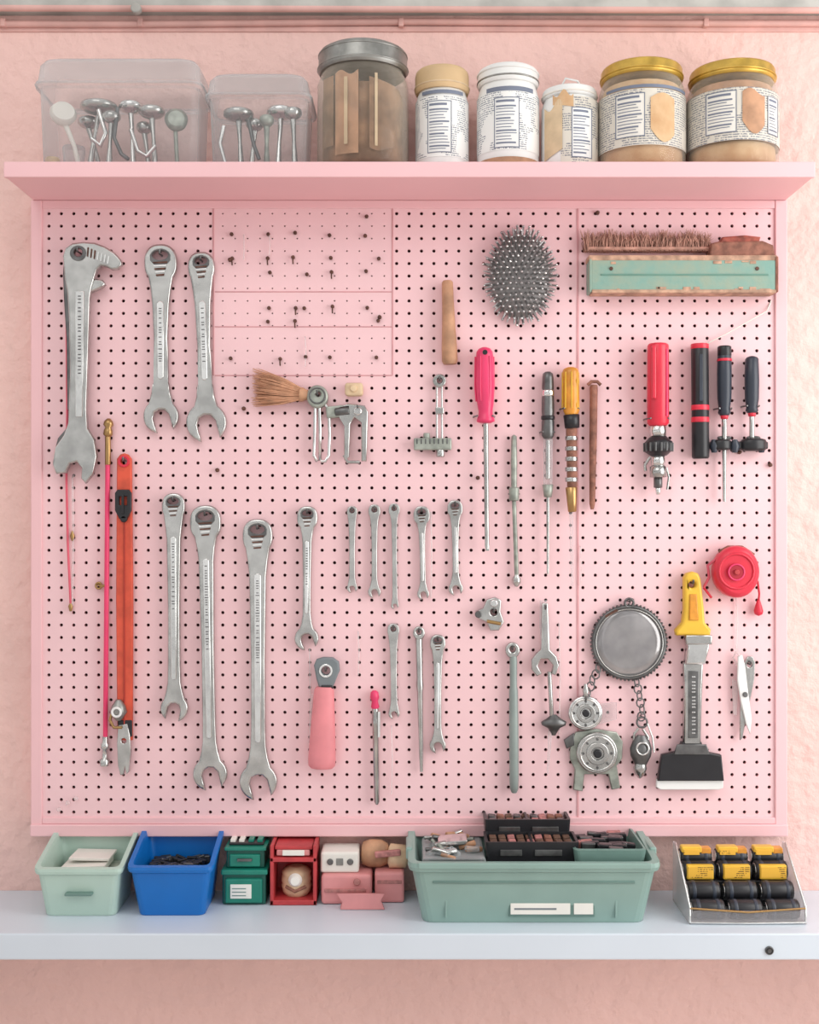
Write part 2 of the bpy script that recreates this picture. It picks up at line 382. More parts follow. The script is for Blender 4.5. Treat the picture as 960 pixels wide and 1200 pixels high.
o.plate([(138,578),(141,574),(154,574),(157,578),(157,598),(152,608),(143,608),(138,598)],8.5,14,BLACK,[[(143,582),(152,582),(152,592),(143,592)]],1)
o.box(146,149,13,16,580,602,BLACK,.6)
o.cyl((148,8,608),(148,14,608),4,BLACK)
o.tube([(148,9.3,612),(148,9.3,860)],1.1,pm('strap_groove',(180,58,44),.6),6)
o.lathe((142,12,818),(142,12,842),[(0,3),(.3,8),(.6,10),(.85,6),(1,3)],LIDG,16); o.ring(142,22,831,5,1.5,WHITE)
o.tube([(134,9,832),(132,12,842),(137,14,850),(146,13,850)],1.8,BRASS,8)
o.plate([(141,848),(152,846),(155,860),(156,880),(154,902),(151,905),(149,895),(148,905),(144,906),(141,895),(140,870)],6,12,STEEL,[circ(148,866,3,12)],1)
o.box(140,157,3,10,842,862,BLACK,1.5); hook(147.5,540,14); o.done()

o=B('straw_brush')
random.seed(3)
for i in range(520):
    a=random.uniform(-1,1); b=random.uniform(-1,1)
    x0_,z0_,d_=358,463+a*5,8+b*4
    L_=random.uniform(40,62)
    x1_=x0_-L_; z1_=456+a*22*(L_/60)+random.uniform(-4,2); d1=max(1.5,9+b*8)
    mx=((x0_+x1_)/2,(d_+d1)/2,(z0_+z1_)/2+a*2)
    o.tube([(x0_,d_,z0_),mx,(x1_,d1,z1_)],[.9,.7,.25],BRIS,3)
o.lathe((352,8,463),(366,8,464),[(0,8),(.2,8.5),(.6,6),(1,4)],WOOD,14); o.done()
o=B('spring_clamp')
o.plate(circ(373,466,12.5,24,13.5),3,14,PALEG,[circ(374,463,3,12)],2); o.ring(373,14.5,465,9,1,STEELD)
for dx in (0,14):
    o.tube([(370,9,476),(369.5,9,510),(368.5,9,534),(372,9,541),(376,9,540),(376,9,505),(375,9,478)] if dx==0 else [(381,9,474),(386,9,480),(387,9,510),(386,9,534),(382,9,541),(377,9,541)],1.9,STEELL,8)
o.box(383,412,4,12,476,490,PALEG,2,.1); o.cyl((393,8,484),(410,8,482),6,STEELD)
o.plate([(396,478),(408,474),(428,476),(432,484),(431,512),(430,541),(424,541),(424,496),(416,490),(411,498),(410,536),(404,540),(404,500),(398,490)],4,12,STEEL,[circ(420,483,3.5,12)],1.3)
o.cyl((420,11,483),(420,16,483),5,STEELL); o.tube([(404,9,534),(408,10,542),(422,10,542)],2,STEEL,8); hook(373,463,18); hook(420,480,16); o.done()
o=B('wooden_knob'); o.box(405,426,0.5,16,450,465,WOODP,3); o.cyl((415,15,457),(415,19,457),4,WOODP); o.done()
o=B('wooden_handle'); o.lathe((524,10,331),(527,10,428),[(0,5),(.02,6.5),(.3,7),(.55,7.8),(.8,9),(.96,9.2),(1,7.5)],WOOD,20); o.tube([(524,-3,340),(524,5,340)],1.3,STEELD); o.done()
o=B('wire_bristle_brush'); c=Vector((609,3,325)); ax=Vector((35,16,49))
seg=[]
for t_ in range(9):
    ph=math.pi/2*t_/8; seg.append([(c.x+ax.x*math.cos(ph)*math.cos(a)*1.0,c.y+ax.y*math.sin(ph),c.z+ax.z*math.cos(ph)*math.sin(a)) for a in [2*math.pi*k/28 for k in range(28)]])
o.loft([[ (p[0],0.5,p[2]) for p in seg[0]]]+seg,pm('brush_cushion',(146,142,142),.6),sm=True)
random.seed(5)
st=5.6
for j in range(-9,10):
    for i in range(-7,8):
        u_=((i+(j%2)*.5)*st+random.uniform(-.6,.6))/ax.x; v_=(j*st*.95+random.uniform(-.6,.6))/ax.z; rr_=u_*u_+v_*v_
        if rr_>1.0: continue
        y_=math.sqrt(max(0,1-rr_))
        pt=Vector((c.x+ax.x*u_,c.y+ax.y*y_,c.z+ax.z*v_)); g=Vector((u_*1.0,.35+y_,v_*1.0)).normalized()
        q=pt+g*random.uniform(11,13); q.y=max(q.y,2)
        o.lathe(pt-g*2,q,[(0,1.6),(.5,1.3),(.8,1.1),(.88,1.7),(.95,1.6),(1,.6)],PINS if (i+j)%4 else STEELL,6)
for k in range(46):
    a=2*math.pi*k/46+random.uniform(-.04,.04)
    pt=Vector((c.x+ax.x*math.cos(a)*.97,5+3*(k%2),c.z+ax.z*math.sin(a)*.97)); g=Vector((math.cos(a),.15,math.sin(a))).normalized()
    o.lathe(pt,pt+g*random.uniform(8,11),[(0,1.7),(.7,1.0),(1,.3)],PINS,6)
o.done()
def driver(name,x,z0_,hprof,hm,z1_,parts,hkz=None,dx=0,bm_=None,seg=20):
    r=max(a[1] for a in hprof); d=r+3; o=bm_ or B(name)
    o.lathe((x,d,z0_),(x+dx*.5,d,z1_),hprof,hm,seg)
    for (za,zb,ra,rb_,m) in parts: o.lathe((x+dx*.5,d,za),(x+dx,d,zb),[(0,ra*.85),(.03,ra),(.97,rb_),(1,rb_*.8)],m,seg)
    o.tube([(x-r-1,-2,z1_-8),(x-r-1,d*.6,z1_-8),(x-r*.8,d+r*.7,z1_-8)],1,STEELD,6); o.tube([(x+r+1,-2,z1_-8),(x+r+1,d*.6,z1_-8),(x+r*.8,d+r*.7,z1_-8)],1,STEELD,6)
    if bm_ is None: o.done()
    return o
HP=[(0,3),(.02,7),(.06,9.5),(.12,10),(.3,10.6),(.5,11),(.75,9.6),(.85,8.2),(.9,8.6),(.95,10.5),(.98,10.5),(1,6)]
o=B('screwdriver'); driver('',567,409,HP,MAG,497,[(496,643,3.2,2.6,STEEL)],dx=3,bm_=o)
for k in range(6):
    a=k*math.pi/3; o.tube([(567+10.6*math.cos(a),14+10.6*math.sin(a),420),(567+11*math.cos(a),14+11*math.sin(a),455),(567+9.5*math.cos(a),14+9.5*math.sin(a),472)],1.0,MAG,6)
o.plate(circ(567,416,3,10),22,24.5,BLACK,bev=.3)
o.plate([(568,638),(573,638),(572.5,645),(568.5,645)],12.5,15,STEEL,bev=.3); o.done()
o=B('needle_file'); o.lathe((602,6,510),(602,6,572),[(0,1),(.03,3.2),(.5,3.8),(1,3.4)],PALEG,12); o.cyl((602,6,571),(602,6,587),6,PALEG); o.ring(602,6,579,6.3,.8,STEELD,Rz=.8)
o.cyl((602,6,586),(605,6,674),2.6,PALEG,.5,10); o.lathe((605,6,672),(605,6,687),[(0,2),(.4,5),(.7,5),(1,2)],STEEL,12); o.tube([(602,-3,516),(602,5,516)],1.2,STEELD); o.done()
o=B('screwdriver'); driver('',641,437,[(0,3),(.03,6),(.1,6.6),(.25,6.8),(.3,5.6),(.36,7),(.6,7.4),(.7,6.5),(.75,7.4),(.95,7.4),(1,5)],STEELD,515,[(514,570,5.6,5.2,ACR),(516,562,3,3,STEEL),(568,583,6.5,4.5,PALEG),(582,672,2,1.4,STEEL)],bm_=o)
o.cyl((641,11,458),(641,11,466),7.6,STEELL); o.cyl((641,11,488),(641,11,493),8,BLACK); o.done()
o=B('screwdriver'); driver('',667,432,[(0,4),(.03,8),(.08,9.5),(.2,9.8),(.3,8.6),(.4,9.8),(.7,9.8),(.8,8.6),(.9,9.6),(1,7)],AMB,488,[(487,503,9.5,8.5,BLACK),(502,572,6.5,6,WOODD),(571,600,7,5,BRASS),(599,686,2.2,1.5,ACR)],bm_=o,dx=2)
for z in (512,524,536,548,560): o.cyl((668,13,z),(668,13,z+5),7.4,STEEL,.6)
for k in range(8):
    a=k*math.pi/4; o.tube([(667+9.4*math.cos(a),13+9.4*math.sin(a),438),(667+9.6*math.cos(a),13+9.6*math.sin(a),480)],.9,YEL,5)
o.done()
o=B('wooden_dowel'); o.lathe((695,7,452),(693,7,597),[(0,4),(.02,4.6),(.5,4.4),(.95,3.4),(1,2)],WOODD,12); o.tube([(688,7,452),(692,7,448),(699,7,448),(703,7,452)],2,WOODD,8); o.tube([(695,-3,456),(695,5,456)],1.2,STEELD); o.done()
o=B('marking_gauge'); o.plate(circ(515,447,8,18,8),3,9,STEEL,[circ(515,447,3,12)],1.2)
for xx in (512,518): o.tube([(xx,6,452),(xx,6,520)],1.3,STEELL,8)
o.box(510,520,4,10,478,486,STEEL,1); o.box(485,529,3,13,514,528,PALEG,1.5)
for xx in range(488,527,5): o.box(xx,xx+1.5,12.5,13.6,515,521,STEELD,.2)
o.cyl((516,8,527),(516,8,536),5,STEEL); o.cyl((500,8,508),(500,8,515),4,PALEG); hook(515,446,12); o.done()
o=B('bench_brush')
for i in range(760):
    xx=random.uniform(683,828); top=random.uniform(272,281)+2*math.sin(xx*.2)
    dd=random.uniform(3,13); o.tube([(xx,dd,297),(xx+random.uniform(-3,3),dd+random.uniform(-1,1),287),(xx+random.uniform(-7,7),max(1,dd+random.uniform(-3,3)),top)],[.8,.65,.2],BRIS2,3)
o.box(686,828,1,14,292,296,BRIS2,1.5)
o.plate([(826,308),(828,290),(836,288),(888,287),(900,292),(903,308)],2,22,WOODD,bev=2)
o.plate([(838,290),(842,282),(868,280),(886,282),(884,289)],4,20,pm('red_brown_wood',(176,92,76),.7,var=.3,vs=60),bev=2)
o.box(686,904,1,25,304,311,pm('brush_block_tan',(206,166,140),.7,var=.25,vs=50,bump=.3),2)
o.box(689,903,2,25,310,346,TEAL,1.5); o.box(690,902,2,26,344,348,pm('brush_block_tan',(206,166,140)),1); o.box(687,690,2,25,308,347,TEAL,1); o.box(901,904.5,2,26,306,347,WOODD,1)
o.box(700,893,24,25.8,326,328,pm('teal_crack',(108,150,136),.7),.3)
for xx in (712,880): o.cyl((xx,24,320),(xx,26.5,320),2.2,RUST,.4,10)
for k in range(14):
    xx=random.uniform(695,890); ww=random.uniform(3,12); zz=random.choice((311,312,341,343)); o.box(xx,xx+ww,24.4,25.6,zz,zz+random.uniform(1.5,4),pm('brush_block_tan',(206,166,140)),.3)
o.done()
o=B('nylon_thread'); o.tube([(905,-1,350),(898,3,365),(875,5,378),(850,4,392),(826,3,404)],.7,PAPER,6); o.done()
o=B('heat_gun_pen'); driver('',768,405,[(0,10),(.01,11.5),(.03,12.3),(.5,12.6),(.97,12.6),(1,10)],RED,500,[(499,513,9.5,9.5,STEELL),(534,548,8,8,STEELL),(547,560,9.5,9.5,STEEL),(559,572,5,5,STEELD),(571,580,3.5,2.5,STEELL)],bm_=o)
o.box(758,763,26,31,410,470,RED,1.5); o.box(758,763,20,30,409,416,RED,1); o.tube([(776,25,412),(776,26,490)],1.4,MAG,6)
o.lathe((768,15,513),(769,15,535),[(0,10),(.15,13),(.3,16.5),(.75,16.5),(.85,13),(1,9)],BLACK,24)
for k in range(16):
    a=k*math.pi/8; o.box(768.5+16.5*math.cos(a)-1,768.5+16.5*math.cos(a)+1,max(1,15+16.5*math.sin(a)-1),max(3,15+16.5*math.sin(a)+1),520,530,STEELD,.4)
o.tube([(760,10,536),(754,9,545),(755,8,552)],2,STEEL,8); o.tube([(778,14,548),(781,14,560),(779,14,574)],1.4,STEEL,6); o.done()
o=B('marker_tube'); o.lathe((817,13,405),(818,13,538),[(0,8),(.01,9.5),(.02,10),(.98,10),(.99,9.6),(1,8.5)],BLACK,24); o.cyl((817,13,405),(817,13,411),10.4,RED,.8); o.cyl((817.5,13,476),(817.5,13,482),10.5,RED,.5); o.cyl((817.5,13,490),(817.5,13,496),10.5,RED,.5); o.tube([(817,-3,450),(817,6,450)],1.4,STEELD)
o.plate([(814,418),(818,418),(818,472),(814,472)],22,23.8,BLUEBLK,bev=.4); o.done()
o=B('precision_screwdriver_set')
BP=[(0,3),(.02,6),(.05,7.6),(.4,8.4),(.75,8),(.9,6.5),(.96,7.4),(1,5)]
driver('',846,407,BP,BLUEBLK,488,[(487,492,5,4,RED),(491,520,3,3,STEEL),(519,588,2.6,2.2,STEEL)],bm_=o)
driver('',878,419,BP,BLUEBLK,485,[(484,489,5,4,RED),(488,518,3,3,STEEL)],bm_=o)
o.cyl((846,11.5,407),(846,11.5,420),8,BLACK); o.cyl((846,11.5,422),(846,11.5,425),8.6,RED,.4)
o.cyl((843,11,516),(843,11,528),11,BLACK,ell=.8); o.cyl((880,11,515),(880,11,529),15,BLACK,ell=.7); o.box(830,897,2,13,518,527,BLACK,2)
for xx in (846,880): o.ring(xx,11,514,7,1.5,STEELD,Rz=1)
for xx in (834,858,889): o.lathe((xx,12,516),(xx,12,531),[(0,3),(.5,6),(1,3)],BLUEBLK,12)
o.done()
o=B('hose_clamp'); o.plate([(557,716),(566,712),(570,702),(580,699),(587,703),(586,716),(590,728),(584,738),(574,738),(570,728),(560,724)],2,10,STEEL,[circ(578,717,4,12)],1.2); o.cyl((560,8,719),(560,14,719),4,STEELD); o.cyl((578,9,706),(578,15,706),4.5,STEELL); o.tube([(570,11,727),(586,11,730)],2,BRASS,8); hook(578,716,13); o.done()
o=B('mini_adjustable_wrench')
o.plate([(634,706),(641,706),(643,760),(651,768),(654,778),(650,790),(645,788),(647,778),(641,771),(633,771),(629,779),(634,788),(628,791),(622,783),(622,772),(628,764),(633,760)],4,12,STEEL,bev=1.3)
o.lathe((636,7,703),(639,7,762),[(0,4),(.5,6),(1,5)],ACR,14)
o.cyl((643,8,786),(646,8,842),2.6,STEEL,.4,10); o.lathe((648,9,836),(648,9,860),[(0,3),(.2,9),(.35,15),(.5,14),(.65,7),(.85,4),(1,2)],STEELD,20,ell=.5); o.lathe((644,8,855),(641,8,905),[(0,2.5),(1,1)],ACR,8); hook(638,712,14); o.done()
o=B('rubber_grip_scraper')
o.plate([(369,778),(372,771),(380,768.5),(391,769),(398,774),(399,784),(395,794),(391,804),(375,804),(372,794)],6,15,GREYM,[circ(383,784,5,14)],2); o.plate(circ(383,784,8,18),14.5,16,STEELL,[circ(383,784,5.5,14)],.4); o.box(377,391,8,16,800,812,BLACK,2)
o.lathe((381,13,803),(378,13,897),[(0,9),(.04,11.5),(.3,13),(.65,15),(.9,16),(.97,15.5),(1,13)],PINKR,24,ell=.75)
o.tube([(367,10,812),(365,9,840),(365,9,870)],1.2,CLIP,6); hook(383,783,20); o.done()
o=B('pocket_screwdriver'); o.lathe((439,7,808),(440,7,829),[(0,2),(.1,4.5),(.4,5.5),(.6,3.5),(.9,5),(1,4)],MAG,14); o.lathe((440,7,828),(442,7,941),[(0,3.8),(.1,3.8),(.12,4.4),(.18,4.4),(.2,3.8),(.97,3.2),(1,1.5)],STEEL,14); o.box(443,446,7,12,832,862,STEELL,.6); o.tube([(439,-3,813),(439,4,813)],1.2,STEELD); o.done()
o=B('retractable_tape')
o.lathe((858,2,669),(858,26,669),[(0,26),(.06,28.5),(.2,30),(.75,30),(.92,28),(1,24)],RED,36,ell=.87)
o.ring(856,26.5,668,20,1.4,RED); o.cyl((855,25,669),(855,30,669),9,pm('dark_red',(176,30,50),.4)); o.ring(855,30,669,9,1,MAG); o.cyl((855,29,669),(855,33,669),3,REDB)
o.tube([(835,14,655),(826,14,662),(828,12,676),(823,8,688)],1.6,CORD,6); o.tube([(823,7,688),(832,8,700)],1.4,RED,6)
o.tube([(840,10,647),(850,12,641),(866,12,641),(880,12,650)],2.2,WOODD,8)
o.tube([(884,14,680),(887,10,695),(887,7,706)],1.3,RED,6); o.lathe((887,7,702),(887,7,721),[(0,1.5),(.4,4),(.7,5.5),(.9,4.5),(1,1)],RED,14); o.done()
o=B('paint_scraper')
o.plate([(798,676),(801,671),(808,669),(814,671),(817,677),(821,712),(822,728),(829,736),(828,743),(789,743),(788,737),(796,728),(798,712)],5,19,YEL,[circ(807,684,4,12)],3,res=2)
o.plate([(804,695),(812,695),(814,725),(803,725)],18,21,AMB,bev=1.2)
o.plate([(799,742),(819,742),(827,745),(827,756),(822,776),(799,776),(802,756)],6,20,STEELL,bev=2); o.plate([(799,742),(829,742),(829,753),(799,753)],17,23,STEEL,bev=1.5)
o.plate([(798,775),(821,775),(820,800),(818,870),(798,870),(799,800)],6,15,STEEL,bev=2); o.plate([(803,784),(815,784),(814,862),(803,862)],14.5,16,STEELD,bev=.6)
z=790
while z<856: o.box(807,811,15.5,16.6,z,z+1.7,STEELL,.2); z+=random.choice((3.5,4,6))
o.plate([(796,867),(819,867),(822,878),(842,882),(845,912),(768,912),(773,882),(792,878)],5,15,BLACK,bev=1.5)
o.plate([(790,869),(824,869),(828,881),(786,881)],14,17,STEELD,bev=1)
o.plate([(768,911),(845,911),(845,921),(840,923),(772,923),(767,920)],4,11,WHITE,bev=1); hook(807,682,24); o.done()
def links(o,pts,R,mat,r=.9):
    for i,(x_,z_) in enumerate(pts): o.ring(x_,8+(i%2),z_,R*(1 if i%2 else .6),r,mat,Rz=R*1.2,n=10,tilt=(0 if i%2 else R*.6))
o=B('hanging_mirror')
o.lathe((736,3,752),(736,9.5,752),[(0,40),(.5,41),(.8,40),(.9,30),(.96,16),(1,2)],MIRR,48)
o.ring(736,7,752,41.5,2.4,STEELD,n=48); o.ring(736,9.5,752,39,.8,STEEL,n=48)
for k in range(60):
    a=2*math.pi*k/60; o.lathe((736+44*math.cos(a),4,752+44*math.sin(a)),(736+44*math.cos(a),9,752+44*math.sin(a)),[(0,.8),(.5,1.8),(1,.8)],STEELD,6)
o.ring(736,8,706,5,1.5,STEELD); hook(736,704,14)
o.tube([(708,9,722),(722,10,714)],1.6,RUST,6)
links(o,[(700,782),(697,789),(693,796),(691,803),(688,810),(686,817)],4.5,STEELD)
links(o,[(745,798),(746,806),(748,814),(749,822),(751,830),(750,838)],4.5,STEELD)
o.done()
o=B('gear_dials')
def dial(cx,cz,R,d0,mat,inner=True):
    o.plate(circ(cx,cz,R,28),d0,d0+7,mat,bev=1.5); o.ring(cx,d0+7,cz,R*.82,1.3,STEELL); o.plate(circ(cx,cz,R*.55,20),d0+6,d0+10,STEEL,[circ(cx,cz,R*.3,14)],.8); o.cyl((cx,d0+6,cz),(cx,d0+12,cz),R*.2,BLACK)
    for k in range(8):
        a=k*math.pi/4; o.cyl((cx+R*.68*math.cos(a),d0+6,cz+R*.68*math.sin(a)),(cx+R*.68*math.cos(a),d0+8.5,cz+R*.68*math.sin(a)),1.5,STEELD,.3,8)
dial(685,834,20,3,STEELL)
o.plate([(668,868),(674,857),(698,853),(722,857),(729,868),(728,888),(722,896),(726,922),(716,924),(712,906),(684,906),(682,926),(671,924),(673,900),(667,888)],2,7,PALEG,bev=1.2); dial(698,880,24,7,STEEL)
o.plate([(703,824),(722,822),(722,842),(700,848)],3,6,ACR,bev=.5); o.lathe((685,10,800),(685,10,816),[(0,2),(.5,4),(1,2)],STEEL,10); hook(685,818,13)
o.plate([(660,866),(672,858),(672,872),(663,876)],3,8,STEELD,bev=1); o.done()
o=B('snap_hook_keyring')
o.ring(751,8,845,6,1.3,STEELD); o.tube([(747,8,852),(742,8,858),(741,8,872),(748,8,882),(757,8,876),(758,8,862),(752,8,853)],1.7,STEEL,8)
o.lathe((750,9,860),(749,9,894),[(0,5),(.2,10),(.45,13),(.7,12),(1,7)],STEELD,18,ell=.6); o.ring(750,17,874,7,1.3,STEELL)
o.lathe((749,8,893),(748,8,910),[(0,7),(.3,8),(.7,6),(1,2)],STEEL,14); o.tube([(757,8,846),(763,8,862),(765,8,880)],1.1,STEELL,6); o.tube([(751,-3,838),(751,9,839)],1.2,STEELD,6); o.done()
o=B('thread_snips')
o.plate([(870,776),(874,768),(880,768),(883,775),(882,795),(878,815),(873,838),(868,864),(865,866),(865,840),(866,812)],5,9,STEEL,[circ(876,778,3,12)],1)
o.plate([(862,768),(867,766),(870,778),(874,812),(878,840),(876,858),(871,846),(865,820),(861,795)],8.5,12,WHITE,bev=1); o.cyl((870,8,812),(870,14,812),3,STEELD)
o.tube([(866,9,768),(860,8,763),(858,6,770),(862,6,778)],1.3,CLIP,6); o.plate([(857,795),(864,798),(862,838),(858,836)],3,6,CLIP,bev=.5); hook(876,777,12); o.done()

random.seed(11)
for z,xs in ((254,(430,)),(275,(272,316,345,388,430)),(303,(272,316,345,388,444)),(320,(316,358,388,430)),(360,(316,345,358,388,430)),(378,(316,345,445)),(420,(272,330,358,388,440))):
    for x_ in xs:
        x_+=random.uniform(-2,2); z_=z+random.uniform(-2,2)
        hooks.lathe((x_,-3,z_),(x_,5,z_),[(0,1),(.4,1.3),(.45,2.1),(.8,2.3),(1,1.2)],RUST,8)
        if random.random()<.25: hooks.tube([(x_,3,z_),(x_,5,z_+4),(x_,3,z_+8)],.9,RUST,5)
for x_,z_ in ((286,479),(255,551),(445,372),(270,305),(340,470),(560,560),(90,935),(80,940),(70,948),(866,530),(902,545),(700,250)):
    hooks.lathe((x_,-3,z_),(x_,6,z_),[(0,1),(.4,1.3),(.5,2.6),(.9,2.2),(1,1)],RUST if z_<600 else CLIP,8)
for x_,za,zb in ((286,276,305),(316,276,300),(358,395,430),(505,600,700),(680,640,686),(363,760,870),(459,850,930),(655,730,860),(862,700,760),(420,740,790)):
    hooks.tube([(x_,-3,za),(x_,3,za),(x_+1,4,(za+zb)/2),(x_,3,zb)],.9,CLIP,6)
pb.done()

# ---- top shelf items
def ladle(o,x,d,zt,zb,R,mat,tilt=0):
    o.lathe((x,d,zt-4),(x,d,zt+9),[(0,R*.7),(.15,R*.95),(.3,R),(.55,R),(.8,R*.75),(1,R*.3)],mat,24)
    o.tube([(x,d,zt+8),(x+tilt*.5,d,(zt+zb)/2),(x+tilt,d,zb)],[3.4,2.2,4],mat,8)
def tub(name,xa,xb,zt,contents):
    o=B(name); d0,d1=-8,82; r=14
    hz=TS-zt
    L_=[rr(xa+10,xb-10,d0+8,d1-8,r,TS-.3),rr(xa+7,xb-7,d0+6,d1-6,r,TS-3),rr(xa+4,xb-4,d0+4,d1-4,r,zt+hz*.27)]
    o.loft(L_,FROST,True,False,True)
    L2=[rr(xa+3,xb-3,d0+3,d1-3,r,zt+hz*.30),rr(xa,xb,d0,d1,r,zt+hz*.28),rr(xa,xb,d0,d1,r,zt+hz*.23),rr(xa+2,xb-2,d0+2,d1-2,r,zt+hz*.21),rr(xa+4,xb-4,d0+4,d1-4,r,zt+9),rr(xa+8,xb-8,d0+8,d1-8,r,zt+3),rr(xa+14,xb-14,d0+14,d1-14,r,zt)]
    o.loft(L2,FROST,False,True,True)
    o.tube(rr(xa,xb,d0,d1,r,zt+hz*.25),1.2,FROST,6,True)
    contents(o); return o.done()
def c1(o):
    o.lathe((88,50,158),(94,66,152),[(0,4),(.3,12),(.7,15),(1,12)],PAPER,20); o.tube([(94,60,165),(104,58,190),(108,55,212)],[3,2.4,3],PAPER,8)
    ladle(o,128,45,140,208,21,STEEL,-10); ladle(o,163,40,138,212,14,STEELL,3); ladle(o,189,50,147,212,15,STEEL,4)
    o.lathe((216,45,160),(218,58,158),[(0,5),(.4,12),(.8,13),(1,9)],PALEG,20); o.tube([(216,52,168),(218,50,214)],2.4,PALEG,8)
    ladle(o,112,30,152,212,12,STEEL,14); ladle(o,146,60,156,214,10,STEEL,-3); ladle(o,176,30,158,214,9,STEEL,6)
    o.tube([(132,62,150),(140,62,176),(134,62,190),(124,62,182)],2.6,STEELL,8); o.tube([(168,62,172),(176,62,196),(186,62,202),(196,62,190)],2.4,STEELL,8)
    o.tube([(154,64,148),(150,64,182),(158,64,200),(166,64,206)],2.2,STEELD,8)
    o.lathe((98,40,185),(98,40,216),[(0,12),(.1,13),(1,10)],FROST,18); o.cyl((80,60,203),(80,60,216),8,WOODP)
tub('storage_container',64,250,95,c1)
def c2(o):
    ladle(o,287,50,150,214,17,STEEL,3); ladle(o,304,40,158,212,10,STEEL,-4); ladle(o,334,45,146,212,16,STEELL,-3); ladle(o,349,55,150,214,10,STEEL,2); ladle(o,320,60,160,216,8,PALEG,0)
    o.tube([(272,62,168),(268,62,188),(274,62,210)],2.2,STEELL,8); o.tube([(300,64,162),(306,64,190),(312,64,206)],2.2,STEELD,8)
tub('storage_container',253,371,112,c2)
def jar(name,cx,r,zt,body,lidm,lidh,contents,label=None,lr=.96,taper=1.0,lab=(.3,.85),d=40,labsp=None):
    o=B(name); H=TS-zt; zb=TS-.3
    hb=(H-lidh)/H
    P=[(0,r*.86*taper),(.015,r*.95*taper),(.06,r*taper),(hb*.45,r),(hb*.86,r*.99),(hb*.94,r*.93),(hb*1.0,r*.87)]
    o.lathe((cx,d,zb),(cx,d,zt),P+[(hb*1.02,r*.86)],body,40)
    if contents:
        for m,a,b,k in contents: o.lathe((cx,d,zb-2-a*(H-lidh)),(cx,d,zb-b*(H-lidh)),[(0,r*k*.9),(.05,r*k),(.9,r*k),(1,r*k*.93)],m,32)
    if label:
        la,lb=lab; n=30; a0,a1=labsp or (math.radians(200),math.radians(-20))
        ins=[]
        for (hh) in (la,lb):
            ins.append([(cx+(r*1.012)*math.cos(a0+(a1-a0)*i/n),d+(r*1.012)*math.sin(a0+(a1-a0)*i/n),zb-hh*(H-lidh)) for i in range(n+1)])
        vs=ins[0]+ins[1]; o.geo(vs,[(i,i+1,n+1+i+1,n+1+i) for i in range(n)],label,True)
    zl=zt+lidh
    o.lathe((cx,d,zl+2),(cx,d,zt),[(0,r*lr*.97),(.08,r*lr),(.15,r*lr*1.02),(.25,r*lr),(.75,r*lr),(.9,r*lr*.97),(1,r*lr*.88)],lidm,40)
    return o
def patch(o,cx,r,x0_,x1_,zf0,zf1,mat,d=40,n=10,k=1.03):
    vs=[]
    f0=zf0 if callable(zf0) else (lambda u:zf0); f1=zf1 if callable(zf1) else (lambda u:zf1)
    for i in range(n+1):
        u_=i/n; x_=x0_+(x1_-x0_)*u_; dd=d+math.sqrt(max(0,(r*k)**2-(x_-cx)**2))
        vs.append((x_,dd,f0(u_))); vs.append((x_,dd,f1(u_)))
    o.geo(vs,[(2*i,2*i+2,2*i+3,2*i+1) for i in range(n)],mat,True)
def panel(o,cx,r,xa,xb,za,zb,base=WHITE):
    patch(o,cx,r,xa,xb,za,zb,base,k=1.018); patch(o,cx,r,xa,xb,za,za+1,INK,k=1.024); patch(o,cx,r,xa,xb,zb-1,zb,INK,k=1.024)
    patch(o,cx,r,xa,xa+.9,za,zb,INK,k=1.024,n=1); patch(o,cx,r,xb-.9,xb,za,zb,INK,k=1.024,n=1)
    patch(o,cx,r,xa+2,xa+(xb-xa)*.8,za+3,za+5.5,INK,k=1.024)
    z=za+9; k=0
    while z<zb-3:
        e=xb-2-random.uniform(0,(xb-xa)*.3); patch(o,cx,r,xa+2,e,z,z+(1.8 if k%4==0 else .9),INK,k=1.024); z+=3.4; k+=1
def lidring(o,cx,r,z,m,d=40):
    o.tube([(cx+r*math.cos(2*math.pi*i/36),d+r*math.sin(2*math.pi*i/36),z) for i in range(36)],1.2,m,6,True)
o=jar('glass_jar',427,52,78,GLASS,LIDG,24,[(BROWN,.02,.8,.88)],None,.97)
patch(o,427,52,398,424,lambda u:116-3*math.sin(u*7),206,WOOD,k=.93); patch(o,427,52,436,464,lambda u:122+6*u,lambda u:200+3*math.sin(u*5),BROWN,k=.95); patch(o,427,52,384,396,118,195,BROWN,k=.96)
patch(o,427,52,408,412,122,196,WOODP,k=.97); patch(o,427,52,442,445,118,198,WOODP,k=.97); lidring(o,427,51,99,LIDG); lidring(o,427,50,84,LIDG); o.done()
o=jar('spice_bottle',517,30,100,WHITE,LIDT,24,None,LAB,1.02,lab=(.15,.86)); o.lathe((510,40,101),(510,40,92),[(0,9),(.6,8),(1,4)],LIDT,14); lidring(o,517,30.6,120,WOODP); panel(o,517,30,500,527,142,200); patch(o,517,30,494,540,130,134,INK,k=1.02); o.done()
o=jar('supplement_tub',592,35,99,WHITE,WHITE,18,None,LAB,.98,lab=(.2,.84)); lidring(o,592,34.5,114,LIDG); lidring(o,592,34.5,105,WHITE)
panel(o,592,35,574,602,140,196); patch(o,592,35,566,618,128,133,INK,k=1.02); patch(o,592,35,560,624,206,214,WOOD,k=1.02,n=16); o.done()
o=jar('tin_can',662,32,122,WHITE,WHITE,10,None,LABT,.96,lab=(.04,.93),labsp=(math.radians(115),math.radians(-30)))
panel(o,662,32,660,684,150,206); patch(o,662,32,632,650,lambda u:146+6*math.sin(u*6),lambda u:206-10*u,WOODP); patch(o,662,32,640,662,lambda u:134+4*math.sin(u*9),lambda u:146+4*u,TANP)
o.tube([(650,50,123),(655,60,114),(668,60,117),(680,40,123)],1.2,WHITE,6); lidring(o,662,31,130,PAPER); o.done()
